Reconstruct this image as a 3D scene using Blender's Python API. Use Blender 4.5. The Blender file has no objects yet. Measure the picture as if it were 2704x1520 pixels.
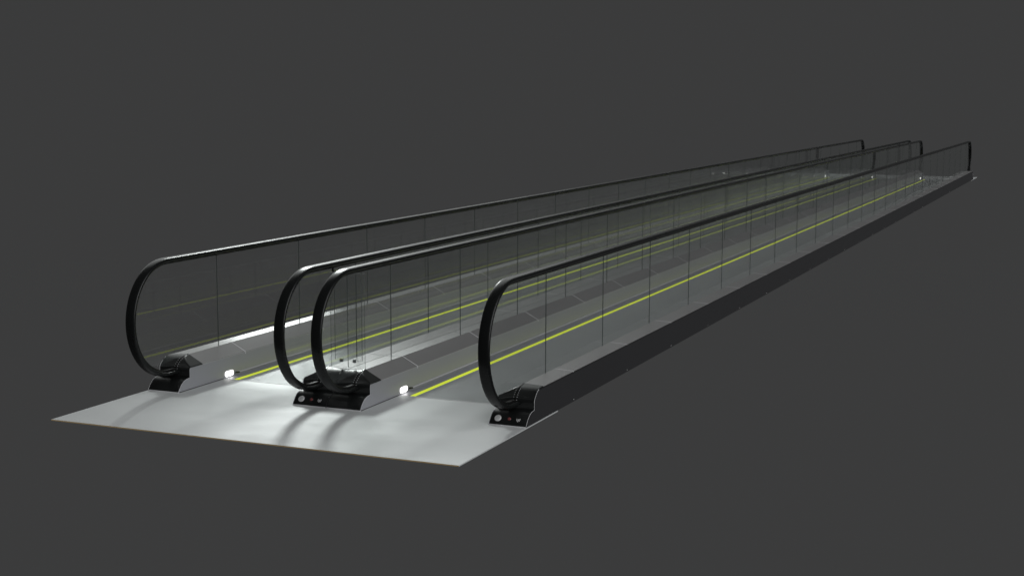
import bpy, bmesh, math
from mathutils import Vector, Matrix
R = math.radians
S = bpy.context.scene

# ------------------------------------------------------------------ camera
cam = bpy.data.cameras.new('camera')
camo = bpy.data.objects.new('camera', cam)
S.collection.objects.link(camo)
fw = Vector((-0.3861483, 0.9125776, -0.13450507))
up = Vector((-0.05500678, 0.12277477, 0.99090898))
rt = Vector((0.92079517, 0.39003651, 0.00278869))
M = Matrix((rt, up, -fw)).transposed().to_4x4()
M.translation = (6.4841, -8.4801, 2.1651)
camo.matrix_world = M
cam.sensor_width = 36
cam.lens = 36 * 3793.674 / 2704
cam.clip_start = 0.05
cam.clip_end = 500
S.camera = camo

# ------------------------------------------------------------------ light
w = bpy.data.worlds.new('World')
S.world = w
w.use_nodes = True
w.node_tree.nodes['Background'].inputs[0].default_value = (0.0437, 0.0440, 0.0444, 1)
w.node_tree.nodes['Background'].inputs[1].default_value = 1.0


def sun(name, az_left, elev, strength, angle, col=(1, 1, 1)):
    """az_left: degrees left of +y the light stands; elev above the horizon."""
    l = bpy.data.lights.new(name, 'SUN')
    l.energy = strength
    l.angle = R(angle)
    l.color = col
    o = bpy.data.objects.new(name, l)
    S.collection.objects.link(o)
    d = Vector((-math.sin(R(az_left)) * math.cos(R(elev)), math.cos(R(az_left)) * math.cos(R(elev)), math.sin(R(elev))))
    o.rotation_euler = d.to_track_quat('Z', 'Y').to_euler()
    o.location = d * 20
    return o


sun('fill_light', -108, 30, 1.6, 60, (0.98, 0.99, 1.0))
sun('back_light', 38, 26, 0.3, 45, (0.96, 1.0, 0.98))
# key: spot behind and left on the near landing; accent spot added to whiten left deck
kd = Vector((-math.sin(R(33)) * math.cos(R(27)), math.cos(R(33)) * math.cos(R(27)), math.sin(R(27))))


def spot(name, aim, energy, size, blend, soft, dist=12):
    kl = bpy.data.lights.new(name, 'SPOT')
    kl.energy = energy
    kl.color = (0.95, 1.0, 0.98)
    kl.spot_size = R(size)
    kl.spot_blend = blend
    kl.shadow_soft_size = soft
    ko = bpy.data.objects.new(name, kl)
    S.collection.objects.link(ko)
    ko.location = Vector(aim) + kd * dist
    ko.rotation_euler = kd.to_track_quat('Z', 'Y').to_euler()


spot('key_spot', (2.0, -0.5, 0), 1550, 13.0, 0.6, 0.9)
spot('accent_spot', (-0.1, 1.9, 0.2), 2600, 6.0, 0.6, 0.2)

S.view_settings.view_transform = 'Standard'
S.view_settings.look = 'None'
S.view_settings.exposure = 0
S.view_settings.gamma = 1
S.view_settings.use_curve_mapping = False
S.render.engine = 'CYCLES'
cy = S.cycles
cy.max_bounces = 24
cy.glossy_bounces = 12
cy.diffuse_bounces = 4
cy.transmission_bounces = 12
cy.transparent_max_bounces = 64
cy.use_denoising = True
cy.caustics_reflective = False
cy.caustics_refractive = False
cy.sample_clamp_indirect = 4

# ------------------------------------------------------------------ materials


def mat(name, base, metallic=0.0, rough=0.5, spec=0.5, emit=None, estr=0, coat=0):
    m = bpy.data.materials.new(name)
    m.use_nodes = True
    p = m.node_tree.nodes['Principled BSDF']
    p.inputs['Base Color'].default_value = (*base, 1)
    p.inputs['Metallic'].default_value = metallic
    p.inputs['Roughness'].default_value = rough
    p.inputs['Specular IOR Level'].default_value = spec
    p.inputs['Specular Tint'].default_value = (1, 1, 1, 1)
    p.inputs['Coat Weight'].default_value = coat
    if emit:
        p.inputs['Emission Color'].default_value = (*emit, 1)
        p.inputs['Emission Strength'].default_value = estr
    return m


def vary(m, base, rough, amt_c=0.1, amt_r=0.06, scale=(3, 3, 3), bump=0.0, detail=6):
    """soft wear: noise drives colour and gloss a little"""
    nt = m.node_tree
    p = nt.nodes['Principled BSDF']
    tc = nt.nodes.new('ShaderNodeTexCoord')
    mp = nt.nodes.new('ShaderNodeMapping')
    mp.inputs['Scale'].default_value = scale
    n = nt.nodes.new('ShaderNodeTexNoise')
    n.inputs['Scale'].default_value = 1
    n.inputs['Detail'].default_value = detail
    n.inputs['Roughness'].default_value = 0.6
    nt.links.new(tc.outputs['Object'], mp.inputs[0])
    nt.links.new(mp.outputs[0], n.inputs[0])
    r = nt.nodes.new('ShaderNodeMapRange')
    r.inputs[1].default_value = 0.3
    r.inputs[2].default_value = 0.7
    r.inputs[3].default_value = rough - amt_r
    r.inputs[4].default_value = rough + amt_r
    nt.links.new(n.outputs[0], r.inputs[0])
    nt.links.new(r.outputs[0], p.inputs['Roughness'])
    mx = nt.nodes.new('ShaderNodeMix')
    mx.data_type = 'RGBA'
    mx.inputs[6].default_value = (*[c * (1 - amt_c) for c in base], 1)
    mx.inputs[7].default_value = (*[min(1, c * (1 + amt_c)) for c in base], 1)
    nt.links.new(n.outputs[0], mx.inputs[0])
    nt.links.new(mx.outputs[2], p.inputs['Base Color'])
    if bump:
        b = nt.nodes.new('ShaderNodeBump')
        b.inputs['Strength'].default_value = bump
        b.inputs['Distance'].default_value = 0.001
        nt.links.new(n.outputs[0], b.inputs['Height'])
        nt.links.new(b.outputs[0], p.inputs['Normal'])
    return m


def steel(name, base, rough, metallic=1.0, **k):
    return vary(mat(name, base, metallic, rough), base, rough, **k)


M_PLATE = steel('brushed_plate', (0.72, 0.74, 0.74), 0.58, 0.3, amt_c=0.05, amt_r=0.05, scale=(1.4, 2.6, 1), detail=4)
M_EDGE = mat('plate_edge', (0.75, 0.55, 0.28), 0, 0.6)
M_DECK = steel('deck_steel', (0.34, 0.335, 0.335), 0.38, 0.45, amt_c=0.04, amt_r=0.03, scale=(6, 0.8, 6))
M_SKIRT = steel('skirt_steel', (0.42, 0.425, 0.455), 0.42, 0.35, amt_c=0.05, amt_r=0.05, scale=(5, 0.7, 9))
M_CLAD = steel('side_cladding', (0.030, 0.030, 0.032), 0.38, 0.0, amt_c=0.1, amt_r=0.05, scale=(2, 1, 6))
M_TREAD = steel('tread_alloy', (0.54, 0.565, 0.565), 0.48, 0.35, amt_c=0.08, amt_r=0.05, scale=(3, 5, 3))
M_LINE = mat('pale_joint', (0.62, 0.62, 0.62), 0.3, 0.4)
M_BRIGHT = mat('polished_aluminium', (0.86, 0.86, 0.88), 0.9, 0.22)
M_BRUSH = mat('deflector_strip', (0.62, 0.62, 0.66), 0.2, 0.5)
M_RUBBER = steel('black_rubber', (0.008, 0.009, 0.009), 0.27, 0.0, amt_c=0.15, amt_r=0.02, scale=(8, 0.6, 8))
M_RUBBER.node_tree.nodes['Principled BSDF'].inputs['Specular IOR Level'].default_value = 0.32
M_GUIDE = mat('black_guide', (0.008, 0.008, 0.008), 0, 0.22)
M_CAP = steel('black_gloss_plastic', (0.009, 0.010, 0.010), 0.33, 0.0, amt_c=0.15, amt_r=0.04, scale=(9, 9, 9))
M_DARK = mat('dark_gap', (0.01, 0.01, 0.01), 0, 0.8)
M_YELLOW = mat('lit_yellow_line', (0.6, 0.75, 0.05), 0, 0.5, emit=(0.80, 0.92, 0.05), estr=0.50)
M_LAMP = mat('white_lamp', (0.9, 0.9, 0.9), 0, 0.4, emit=(1.0, 0.98, 0.95), estr=3)
M_RED = mat('red_button', (0.22, 0.06, 0.06), 0, 0.2)
M_WHITE = mat('pale_trim', (0.9, 0.9, 0.92), 0, 0.35)
M_SYMB = mat('pale_print', (0.8, 0.8, 0.8), 0, 0.5)
M_CLIP = mat('glass_clip', (0.3, 0.31, 0.31), 0.6, 0.4)
M_GEDGE = mat('glass_edge', (0.16, 0.185, 0.175), 0.3, 0.2)


def glass_mat():
    m = bpy.data.materials.new('clear_glass')
    m.use_nodes = True
    nt = m.node_tree
    nt.nodes.remove(nt.nodes['Principled BSDF'])
    out = nt.nodes['Material Output']
    geo = nt.nodes.new('ShaderNodeNewGeometry')
    mr = nt.nodes.new('ShaderNodeMapRange')          # same reflectance from either face of the pane
    mr.inputs[3].default_value = 1.38
    mr.inputs[4].default_value = 1 / 1.38
    nt.links.new(geo.outputs['Backfacing'], mr.inputs[0])
    fr = nt.nodes.new('ShaderNodeFresnel')
    nt.links.new(mr.outputs[0], fr.inputs['IOR'])
    t = nt.nodes.new('ShaderNodeBsdfTransparent')
    t.inputs[0].default_value = (0.975, 0.979, 0.977, 1)
    g = nt.nodes.new('ShaderNodeBsdfGlossy')
    g.inputs['Roughness'].default_value = 0.0
    g.inputs[0].default_value = (0.95, 0.97, 0.96, 1)
    mx = nt.nodes.new('ShaderNodeMixShader')
    nt.links.new(fr.outputs[0], mx.inputs[0])
    nt.links.new(t.outputs[0], mx.inputs[1])
    nt.links.new(g.outputs[0], mx.inputs[2])
    nt.links.new(mx.outputs[0], out.inputs[0])
    return m


M_GLASS = glass_mat()

# ------------------------------------------------------------------ mesh helpers


class MB:
    def __init__(s):
        s.v = []
        s.f = []
        s.m = []

    def add(s, vs, fs, mi=0):
        n = len(s.v)
        s.v += [tuple(v) for v in vs]
        s.f += [tuple(i + n for i in f) for f in fs]
        s.m += [mi] * len(fs)
        return s

    def box(s, x0, x1, y0, y1, z0, z1, mi=0):
        vs = [(x, y, z) for x in (x0, x1) for y in (y0, y1) for z in (z0, z1)]
        return s.add(vs, [(0, 1, 3, 2), (4, 6, 7, 5), (0, 4, 5, 1), (2, 3, 7, 6), (0, 2, 6, 4), (1, 5, 7, 3)], mi)

    def prism_x(s, pts, x0, x1, mi=0, mi_side=None):
        """polygon of (y,z) extruded between x0 and x1"""
        n = len(pts)
        vs = [(x0, y, z) for y, z in pts] + [(x1, y, z) for y, z in pts]
        s.add(vs, [tuple(range(n)), tuple(range(2 * n - 1, n - 1, -1))], mi)
        base = len(s.v) - 2 * n
        ms = mi if mi_side is None else mi_side
        for i in range(n):
            j = (i + 1) % n
            s.f.append((base + i, base + n + i, base + n + j, base + j))
            s.m.append(ms)
        return s

    def prism_y(s, pts, y0, y1, mi=0):
        n = len(pts)
        vs = [(x, y0, z) for x, z in pts] + [(x, y1, z) for x, z in pts]
        fs = [tuple(range(n)), tuple(range(2 * n - 1, n - 1, -1))]
        fs += [(i, n + i, n + (i + 1) % n, (i + 1) % n) for i in range(n)]
        return s.add(vs, fs, mi)

    def sweep(s, path, prof, mi=0, closed=False):
        """path: (point, side, normal) frames; prof: (a, b) offsets along side and normal"""
        n = len(prof)
        vs = []
        for p, a, b in path:
            for u, v in prof:
                vs.append(p + a * u + b * v)
        fs = []
        for i in range(len(path) - 1):
            for k in range(n):
                l = (k + 1) % n
                fs.append((i * n + k, i * n + l, (i + 1) * n + l, (i + 1) * n + k))
        if not closed:
            fs.append(tuple(range(n - 1, -1, -1)))
            fs.append(tuple((len(path) - 1) * n + k for k in range(n)))
        return s.add(vs, fs, mi)

    def tube(s, pts, r, seg=6, mi=0):
        path = []
        pts = [Vector(p) for p in pts]
        for i, p in enumerate(pts):
            t = (pts[min(i + 1, len(pts) - 1)] - pts[max(i - 1, 0)]).normalized()
            a = Vector((1, 0, 0)) if abs(t.x) < 0.9 else Vector((0, 0, 1))
            a = (a - t * a.dot(t)).normalized()
            path.append((p, a, t.cross(a)))
        return s.sweep(path, [(r * math.cos(2 * math.pi * k / seg), r * math.sin(2 * math.pi * k / seg)) for k in range(seg)], mi)

    def disc(s, c, nrm, rad, h, seg=32, dome=0.0, mi=0):
        """short round button standing on point c along nrm"""
        c = Vector(c)
        nrm = Vector(nrm).normalized()
        a = Vector((1, 0, 0))
        b = nrm.cross(a)
        rings = [(rad, 0), (rad, h * 0.7), (rad * 0.93, h)]
        if dome:
            rings += [(rad * 0.7, h + dome * 0.5), (rad * 0.35, h + dome * 0.9)]
        vs = []
        for rr, hh in rings:
            for k in range(seg):
                t = 2 * math.pi * k / seg
                vs.append(c + nrm * hh + a * rr * math.cos(t) + b * rr * math.sin(t))
        vs.append(c + nrm * (h + dome))
        fs = []
        for i in range(len(rings) - 1):
            for k in range(seg):
                l = (k + 1) % seg
                fs.append((i * seg + k, i * seg + l, (i + 1) * seg + l, (i + 1) * seg + k))
        q = (len(rings) - 1) * seg
        fs += [(q + k, q + (k + 1) % seg, len(vs) - 1) for k in range(seg)]
        fs.append(tuple(range(seg - 1, -1, -1)))
        return s.add(vs, fs, mi)

    def build(s, name, mats, parent=None, T=None, smooth=None, bevel=0):
        me = bpy.data.meshes.new(name)
        vs = [T(*v) for v in s.v] if T else s.v
        me.from_pydata(vs, [], s.f)
        if not isinstance(mats, (list, tuple)):
            mats = [mats]
        for m in mats:
            me.materials.append(m)
        for p, mi in zip(me.polygons, s.m):
            p.material_index = mi
        bm = bmesh.new()
        bm.from_mesh(me)
        bmesh.ops.recalc_face_normals(bm, faces=bm.faces)
        if smooth is not None:
            for f in bm.faces:
                f.smooth = True
            for e in bm.edges:
                if len(e.link_faces) == 2 and e.calc_face_angle(0) > R(smooth):
                    e.smooth = False
        bm.to_mesh(me)
        bm.free()
        o = bpy.data.objects.new(name, me)
        S.collection.objects.link(o)
        if parent:
            o.parent = parent
        if bevel:
            b = o.modifiers.new('bevel', 'BEVEL')
            b.width = bevel
            b.segments = 2
            b.limit_method = 'ANGLE'
        return o


def tag(o, label=None, cat=None, group=None, kind=None):
    for k, v in (('label', label), ('category', cat), ('group', group), ('kind', kind)):
        if v:
            o[k] = v
    return o


# ------------------------------------------------------------------ dimensions (metres)
W = 1.5            # one walkway, outer edge to outer edge
LY = 30.06         # cap foot to cap foot
C = 0.2674         # outer edge to skirt
O = 0.1432         # outer edge to glass
ZR = 0.2275        # ridge (foot of the glass)
ZI = 0.1630        # inner foot of the sloped deck
ZO = 0.2200        # outer edge of the flat deck
YP0, YC = -1.0386, 0.571     # floor plate front, comb line
YB = 0.308         # back of the end cap
J0, JP, NJ = 0.698, 1.1943, 25
SEAM = 0.875
RC = (0.060, 0.542)          # centre of the newel circle (y,z)
RR = 0.433                   # outer radius of the handrail
PROF = [(0.0, 0.0), (0.004, 0.009), (0.011, 0.020), (0.022, 0.033), (0.034, 0.047), (0.047, 0.0585), (0.064, 0.0705), (0.087, 0.0800), (0.112, 0.0855), (0.1455, 0.0880)]
UPR = [(0.1450, 0.0880), (0.1445, 0.1200), (0.1450, 0.1400), (0.1490, 0.1560), (0.1570, 0.1680), (0.1680, 0.1790), (0.1850, 0.1930), (0.2050, 0.2060), (0.2240, 0.2150), (0.2450, 0.2215), (0.2750, 0.2260), (YB, 0.2300)]


def hz(u):
    """height of the deck surface at distance u from the outer edge"""
    if u <= O:
        return ZO + (ZR - ZO) * u / O
    return ZR + (ZI - ZR) * (u - O) / (C - O)


def mapper(side, end):
    def T(u, y, z):
        return (u if side == 'l' else W - u, y if end == 'n' else LY - y, z)
    return T


IN = 0.003         # each walkway stands back this far from its outer line: the dark gap between the two

# ------------------------------------------------------------------ one walkway
walk = bpy.data.objects.new('moving_walkway', None)
S.collection.objects.link(walk)
walk.empty_display_size = 0.3


def interp(p, n):
    out = []
    for i in range(len(p) - 1):
        for k in range(n):
            t = k / n
            out.append((p[i][0] + (p[i + 1][0] - p[i][0]) * t, p[i][1] + (p[i + 1][1] - p[i][1]) * t))
    out.append(p[-1])
    return out


def end_cap(side, end, controls):
    T = mapper(side, end)
    b = MB()
    u1 = C - 0.002
    b.prism_x(PROF + [(0.20, 0.088), (0.20, 0.002)], IN + 0.002, u1)
    # upper hood: profile cut off by the slope of the deck
    pr = interp(UPR, 3)
    us = [IN + 0.002 + (O - IN - 0.002) * i / 8 for i in range(9)] + [O + (u1 - O) * i / 14 for i in range(1, 15)]
    n = len(us)
    vs = []
    for y, z in pr:
        for u in us:
            zz = min(z, hz(u) + 0.002)
            vs.append((u, y, zz))
    fs = []
    for i in range(len(pr) - 1):
        for k in range(n - 1):
            fs.append((i * n + k, i * n + k + 1, (i + 1) * n + k + 1, (i + 1) * n + k))
    m = len(vs)
    # side and back skins
    L_ = len(pr)
    for y, z in pr:
        vs.append((us[0], y, 0.086))
        vs.append((us[-1], y, 0.086))
    for i in range(L_ - 1):
        fs.append((i * n, (i + 1) * n, m + 2 * (i + 1), m + 2 * i))
        fs.append((i * n + n - 1, (i + 1) * n + n - 1, m + 2 * (i + 1) + 1, m + 2 * i + 1))
    fs.append(tuple((L_ - 1) * n + k for k in range(n)) + (m + 2 * (L_ - 1) + 1, m + 2 * (L_ - 1)))
    b.add(vs, fs)
    cap = b.build('end_cap', M_CAP, walk, T, smooth=32)
    # raised seam down the middle of the hood and a row of rivets on each side
    s = MB()
    for (y0, z0), (y1, z1) in zip(UPR[:-1], UPR[1:]):
        d = Vector((0, y1 - y0, z1 - z0)).normalized()
        nn = Vector((0, -d.z, d.y)) * 0.0025
        a0, a1 = Vector((0, y0, z0)), Vector((0, y1, z1))
        vs = [a0 + Vector((O + du, 0, 0)) for du in (-0.0025, 0.0025)] + [a1 + Vector((O + du, 0, 0)) for du in (0.0025, -0.0025)]
        s.add([v for v in vs] + [v + nn for v in vs], [(3, 2, 1, 0), (4, 5, 6, 7), (0, 1, 5, 4), (1, 2, 6, 5), (2, 3, 7, 6), (3, 0, 4, 7)])
    s.build('hood_seam', M_GUIDE, cap, T)
    acc = [0]
    for a, c in zip(UPR[:-1], UPR[1:]):
        acc.append(acc[-1] + math.hypot(c[0] - a[0], c[1] - a[1]))

    def at(d):
        for i in range(len(UPR) - 1):
            if acc[i + 1] >= d:
                t = (d - acc[i]) / (acc[i + 1] - acc[i])
                y = UPR[i][0] + (UPR[i + 1][0] - UPR[i][0]) * t
                z = UPR[i][1] + (UPR[i + 1][1] - UPR[i][1]) * t
                dy, dz = UPR[i + 1][0] - UPR[i][0], UPR[i + 1][1] - UPR[i][1]
                l = math.hypot(dy, dz)
                return y, z, -dz / l, dy / l
    for du in (-0.0125, 0.0125):
        for k in range(8):
            y, z, ny, nz = at(0.022 + k * 0.0185)
            z = min(z, hz(O + du) + 0.002)
            r = MB()
            r.disc((O + du, y, z), (0, ny, nz), 0.0022, 0.0012, seg=10, dome=0.0012)
            r.build('rivet', M_WHITE, cap, T, smooth=40)
    # bright foot bar
    f = MB().box(IN + 0.002, C + 0.004, -0.005, -0.0005, 0.0005, 0.0055)
    f.build('foot_trim', M_WHITE, cap, T)
    if controls:
        cap['label'] = 'black end cap with silver disc, red button and small sign'
        p = (0, 0.029, 0.0415)
        nrm = (0, -0.73, 0.68)
        MB().disc((C - 0.053, 0.0295, 0.0405), nrm, 0.0235, 0.005, seg=48, dome=0.001).build('silver_disc', M_DISC, cap, T, smooth=30)
        MB().disc((C - 0.134, 0.0300, 0.0405), nrm, 0.0145, 0.003, seg=32).build('button_ring', M_GUIDE, cap, T, smooth=30)
        MB().disc((C - 0.134, 0.0280, 0.0425), nrm, 0.0112, 0.004, seg=32, dome=0.002).build('red_button', M_RED, cap, T, smooth=60)
        # printed sign: three small upright marks
        q = MB()
        ax = Vector((-1, 0, 0))
        ay = Vector((0, 0.68, 0.73))
        nv = Vector((0, -0.73, 0.68))
        c0 = Vector((C - 0.199, 0.0275, 0.0405))

        def mark(pts):
            vs = [c0 + ax * x + ay * y + nv * 0.0005 for x, y in pts] + [c0 + ax * x + ay * y + nv * 0.0018 for x, y in pts]
            n = len(pts)
            q.add(vs, [tuple(range(n)), tuple(range(2 * n - 1, n - 1, -1))] + [(i, n + i, n + (i + 1) % n, (i + 1) % n) for i in range(n)])
        mm = 0.001
        mark([(-13 * mm, 3 * mm), (-10 * mm, 5 * mm), (-7 * mm, -8 * mm), (-9.5 * mm, -10 * mm)])
        mark([(-14 * mm, 8 * mm), (-11 * mm, 11 * mm), (-8.5 * mm, 8 * mm), (-11 * mm, 6 * mm)])
        mark([(-3 * mm, 4 * mm), (0, 7 * mm), (3 * mm, 4 * mm), (2.5 * mm, -6 * mm), (1.5 * mm, -15 * mm), (-1.5 * mm, -16 * mm), (-3 * mm, -5 * mm)])
        mark([(7 * mm, 9 * mm), (12 * mm, 11 * mm), (13 * mm, 4 * mm), (10.5 * mm, -11 * mm), (8 * mm, -11 * mm), (9 * mm, 2 * mm)])
        q.build('pictogram', M_SYMB, cap, T)
    return cap


M_DISC = mat('brushed_silver', (1, 1, 1), 0.0, 0.25, 0.8)


def rail_frames(r_off, u):
    """frames along the loop at radius RR - r_off : bottom entry, near arc, straight, far arc, bottom entry"""
    r = RR - r_off
    pts = []
    X = Vector((1, 0, 0))
    N = 40
    pts.append((Vector((u, 0.19, RC[1] - r)), X, Vector((0, 0, -1))))
    for i in range(N + 1):
        t = math.pi * i / N
        d = Vector((0, -math.sin(t), -math.cos(t)))
        pts.append((Vector((u, RC[0], RC[1])) + d * r, X, d))
    # straight run in a few spans, then the far arc
    for k in range(1, 12):
        y = RC[0] + (LY - 2 * RC[0]) * k / 12
        pts.append((Vector((u, y, RC[1] + r)), X, Vector((0, 0, 1))))
    for i in range(N + 1):
        t = math.pi * i / N
        d = Vector((0, math.sin(t), math.cos(t)))
        pts.append((Vector((u, LY - RC[0], RC[1])) + d * r, X, d))
    pts.append((Vector((u, LY - 0.19, RC[1] - r)), X, Vector((0, 0, -1))))
    return pts


def ellip(a, b, n, p):
    out = []
    for k in range(n):
        t = 2 * math.pi * k / n
        c, s = math.cos(t), math.sin(t)
        out.append((a * math.copysign(abs(c) ** p, c), b * math.copysign(abs(s) ** p, s)))
    return out


for side in 'lr':
    Tn = mapper(side, 'n')
    # handrail, its guide
    h = MB().sweep(rail_frames(0.0155, O), ellip(0.040, 0.0155, 20, 0.62))
    hr = h.build('handrail', M_RUBBER, walk, Tn, smooth=50)
    g = MB().sweep(rail_frames(0.036, O), [(-0.012, -0.009), (0.012, -0.009), (0.014, 0.008), (-0.014, 0.008)])
    g.build('handrail_guide', M_GUIDE, hr, Tn, smooth=40)

    # glass
    GT = 0.003
    zt, zb = RC[1] + RR - 0.040, 0.205
    gap = 0.0014
    for end in 'nf':
        T = mapper(side, end)
        r = RR - 0.040
        pts = []
        for i in range(33):
            t = R(146) * i / 32
            pts.append((RC[0] - math.sin(t) * r, RC[1] + math.cos(t) * r))
        pts += [(0.155, 0.165), (0.24, 0.20), (J0 - gap, 0.205), (J0 - gap, zt)]
        MB().prism_x(pts, O - GT, O + GT, 0, 1).build('glass_panel', [M_GLASS, M_GEDGE], walk, T)
    for k in range(NJ - 1):
        y0, y1 = J0 + k * JP + gap, J0 + (k + 1) * JP - gap
        MB().prism_x([(y0, zb), (y1, zb), (y1, zt), (y0, zt)], O - GT, O + GT, 0, 1).build('glass_panel', [M_GLASS, M_GEDGE], walk, Tn)

    # deck covers with a pale joint between neighbours
    edges = [YB] + [SEAM + k * JP for k in range(24)] + [LY - YB]
    for k in range(25):
        y0, y1 = edges[k], edges[k + 1]
        d = MB()
        d.prism_y([(IN, ZO), (O, ZR), (C, ZI), (C, ZI - 0.004), (O, ZR - 0.02), (IN, ZO - 0.004)], y0 + 0.0002, y1 - 0.0002)
        dk = d.build('deck_cover', M_DECK, walk, Tn, bevel=0)
        if k < 24:
            j = MB()
            a, c = y1 - 0.0032, y1 + 0.0032
            e = 0.0012
            j.prism_y([(IN - 0.001, ZO - 0.006), (IN - 0.001, ZO + e), (O, ZR + e), (C + 0.001, ZI + e), (C + 0.0035, ZI - 0.016), (C + 0.0012, ZI - 0.016), (C - 0.001, ZI - 0.001), (O, ZR - 0.001), (IN + 0.001, ZO - 0.002)], a, c)
            j.build('joint_strip', M_WHITE, dk, Tn)

    # skirt (side of the walk) with its front edges following the caps
    def flank(zt_, cut):
        near = [p for p in PROF] + [p for p in UPR[1:] if p[1] < cut]
        if len(near) == len(PROF) + len(UPR) - 1:
            pass
        near = near + [(near[-1][0] + 0.006, zt_)]
        far = [(LY - y, z) for y, z in reversed(near)]
        return near + far
    sk = MB().prism_x([(y, z - 0.003 if i in (0,) else z) for i, (y, z) in enumerate(flank(ZI - 0.005, 0.155))], C - 0.002, C + 0.002)
    sko = sk.build('skirt_panel', M_SKIRT, walk, Tn)
    MB().prism_y([(C - 0.001, ZI - 0.0048), (C + 0.0028, ZI - 0.0048), (C + 0.0028, ZI - 0.0028), (C - 0.001, ZI - 0.0028)], 0.31, LY - 0.31).build('edge_trim', M_LINE, sko, Tn)
    # outer cladding
    cl = MB().prism_x(flank(ZO - 0.012, 0.206), IN, IN + 0.0035)
    clo = cl.build('side_cladding', M_CLAD, walk, Tn)
    MB().box(IN + 0.004, IN + 0.01, YB, LY - YB, ZO - 0.014, ZO - 0.0045).build('shadow_gap', M_DARK, clo, Tn)
    for k in range(24):
        MB().disc((0, 0, 0), (0, 0, 1), 0.0042, 0.0015, seg=10, dome=0.001).build(
            'bolt', M_LINE, clo, lambda x, y, z, k=k: Tn(IN - z, SEAM + 0.015 + k * JP + x, 0.0145 + y), smooth=40)
    # bright edging on the profiled ends
    for end in 'nf':
        T = mapper(side, end)
        a = [(C + 0.0024, y - 0.0005, z) for y, z in PROF] + [(C + 0.0024, y - 0.0005, z) for y, z in UPR[:4]]
        MB().tube(a, 0.0009).build('edge_bead', M_WHITE, sko, T, smooth=50)
        end_cap(side, end, controls=(side == 'r' and end == 'n') or (side == 'l' and end == 'f'))

        # pill shaped lamp near the comb
        lam = []
        ly0, ly1, lz0, lz1 = 0.594, 0.700, 0.009, 0.050
        rr = 0.017
        for cyy, czz, a0 in ((ly1 - rr, lz1 - rr, 0), (ly0 + rr, lz1 - rr, 90), (ly0 + rr, lz0 + rr, 180), (ly1 - rr, lz0 + rr, 270)):
            for i in range(6):
                t = R(a0 + 90 * i / 5)
                lam.append((cyy + rr * math.cos(t), czz + rr * math.sin(t)))
        lo = MB().prism_x(lam, C + 0.0025, C + 0.006).build('comb_lamp', M_LAMP, walk, T)
        MB().box(C + 0.0022, C + 0.0042, 0.012, YC - 0.002, 0.0004, 0.0045).build('floor_gap_shade', M_DARK, sko, T)  # dark strip on the skirt stands in for the shadow line at the floor
        # wedge that closes the deflector strip
        MB().prism_x([(0.722, 0.020), (0.742, 0.029), (0.777, 0.0235), (0.777, 0.0135)], C + 0.0022, C + 0.013).build('strip_end', M_GUIDE, walk, T)
    # skirt deflector strip
    MB().prism_y([(C + 0.0022, 0.0125), (C + 0.0022, 0.0235), (C + 0.008, 0.0225), (C + 0.011, 0.018), (C + 0.008, 0.0135)], 0.778, LY - 0.778).build('deflector_strip', M_BRUSH, walk, Tn)
    # ledge and the lit yellow edge line
    MB().prism_y([(C + 0.0022, 0.0005), (C + 0.084, -0.0020), (C + 0.084, -0.012), (C + 0.0022, -0.012)], YC + 0.021, LY - YC - 0.021).build('side_ledge', M_SKIRT, walk, Tn)
    MB().prism_y([(C + 0.0845, 0.0015), (C + 0.1145, 0.0015), (C + 0.1145, -0.012), (C + 0.0845, -0.012)], YC + 0.021, LY - YC - 0.021).build('edge_line', M_YELLOW, walk, Tn)

# grooved belt of pallets
x0, x1 = C + 0.116, W - C - 0.116
nr = 78
pit = (x1 - x0) / nr
prof = []
for i in range(nr):
    a = x0 + i * pit
    prof += [(a, -0.010), (a + pit * 0.12, -0.003), (a + pit * 0.52, -0.003), (a + pit * 0.64, -0.010)]
prof += [(x1, -0.010)]
b = MB()
n = len(prof)
ys = [YC + 0.004, LY - YC - 0.004]
b.add([(x, y, z) for y in ys for x, z in prof], [(i, i + 1, n + i + 1, n + i) for i in range(n - 1)])
b.add([(x0, ys[0], -0.014), (x1, ys[0], -0.014), (x1, ys[1], -0.014), (x0, ys[1], -0.014), (x0, ys[0], -0.03), (x1, ys[0], -0.03), (x1, ys[1], -0.03), (x0, ys[1], -0.03)],
      [(0, 1, 2, 3), (7, 6, 5, 4), (0, 4, 5, 1), (1, 5, 6, 2), (2, 6, 7, 3), (3, 7, 4, 0)])
b.build('pallet_belt', M_TREAD, walk)
# combs
for end in 'nf':
    T = mapper('l', end)
    c = MB().box(C + 0.003, W - C - 0.003, YC + 0.0005, YC + 0.010, -0.010, 0.0022)
    for i in range(nr):
        a = x0 + i * pit
        c.box(a + pit * 0.70, a + pit * 0.94, YC + 0.010, YC + 0.026, -0.010, -0.0015)
    c.build('comb', M_WHITE, walk, T)
MB().box(0.2, W - 0.2, 0.62, LY - 0.62, -0.036, -0.0305).build('base_tray', M_CLAD, walk)

tag(walk, 'left of the two moving walkways, with a bright strip of added spotlight along its outer deck', 'moving walkway', 'pair of moving walkways')


def copy_tree(o, parent=None):
    c = o.copy()
    S.collection.objects.link(c)
    c.parent = parent
    for ch in kids.get(o, []):
        copy_tree(ch, c)
    return c


kids = {}
for o in S.objects:
    if o.parent:
        kids.setdefault(o.parent, []).append(o)
walk2 = copy_tree(walk)
walk2.location = (W, 0, 0)
walk2['label'] = 'right of the two moving walkways, its dark grey outer side in full view'

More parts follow.
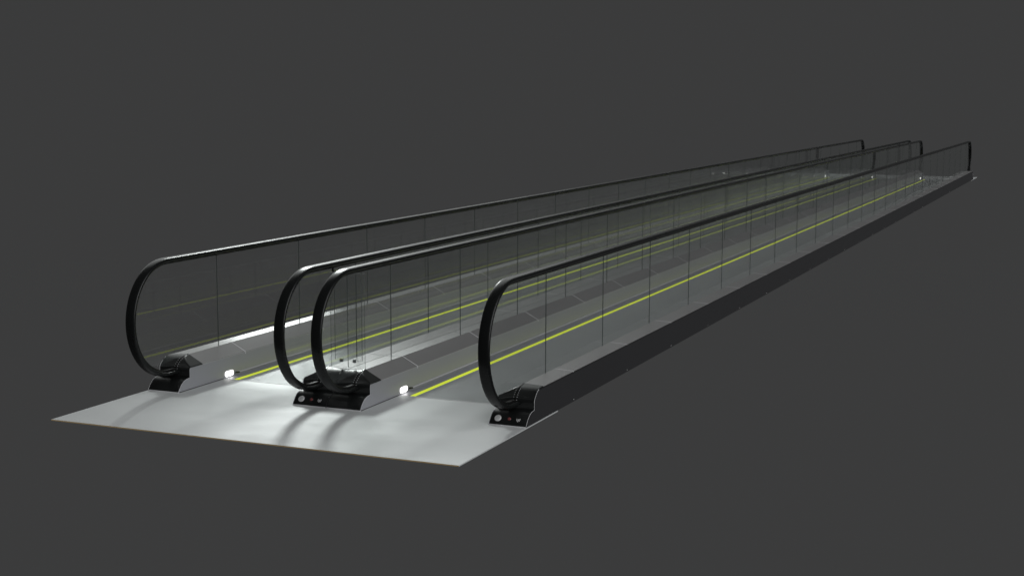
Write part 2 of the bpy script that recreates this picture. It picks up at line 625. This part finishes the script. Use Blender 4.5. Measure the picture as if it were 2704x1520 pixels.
# the edging of the outer flank shows only on the two outermost sides
for root, side in ((walk, 'l'), (walk2, 'r')):
    for o in [c for c in S.objects if c.parent == root and c.name.startswith('side_cladding')]:
        x = sum(v.co.x for v in o.data.vertices) / len(o.data.vertices)
        if (x < W / 2) == (side == 'l'):
            for end in 'nf':
                a = [(IN - 0.0004, y - 0.0005, z) for y, z in PROF] + [(IN - 0.0004, y - 0.0005, z) for y, z in UPR[:9]]
                MB().tube(a, 0.0011).build('edge_bead', M_WHITE, o, mapper(side, end), smooth=50)

# ------------------------------------------------------------------ landing plates
for i in range(2):
    y0, y1 = (YP0, YC) if i == 0 else (LY - YC, LY - YP0)
    b = MB().box(0, 2 * W, y0, y1, -0.0075, 0.0, 1)
    # top face gets the metal, the cut edges the tan
    o = b.build('landing_plate', [M_PLATE, M_EDGE])
    for p in o.data.polygons:
        if abs(p.normal.z) > 0.9:
            p.material_index = 0
    for p in o.data.polygons:
        if abs(p.normal.x) > 0.9:
            p.material_index = 0
    tag(o, ['large pale brushed metal floor plate at the near ends of both walkways',
            'small distant metal floor plate at the far ends of both walkways'][i], 'floor plate', 'landing plates')

# ------------------------------------------------------------------ glass barrier between the two middle newels
bar = bpy.data.objects.new('glass_barrier', None)
S.collection.objects.link(bar)
bar.location = (W, 0.316, ZO)
tag(bar, 'narrow clear glass barrier with square clips standing between the two middle handrails', 'glass barrier')
hw = W - (W - O)  # half width between the two glasses = O
zt = 0.905 - ZO


def gp(x0, x1, y0, y1, z0, z1, name):
    b = MB().box(x0, x1, y0, y1, z0, z1, 1)
    o = b.build(name, [M_GLASS, M_GEDGE], bar)
    for p in o.data.polygons:
        if abs(p.normal.y) > 0.9:
            p.material_index = 0
    return o


gp(-O + 0.006, -0.0012, -0.003, 0.003, 0.011, zt, 'glass_pane')
gp(0.0012, O - 0.006, -0.003, 0.003, 0.011, zt, 'glass_pane')
d = gp(-O + 0.033, O - 0.035, 0.006, 0.014, 0.058, zt + 0.02, 'glass_door')
for x in (-0.060, 0.045):
    MB().box(x - 0.011, x + 0.011, 0.003, 0.018, 0.045, 0.069).build('clip', M_CLIP, d, bevel=0.001)
MB().box(-O + 0.022, O - 0.022, 0.004, 0.009, zt + 0.021, zt + 0.025).build('top_bar', M_BRIGHT, bar)
MB().box(-O + 0.018, -O + 0.030, 0.002, 0.016, zt + 0.002, zt + 0.03).build('clip', M_GUIDE, bar, bevel=0.001)
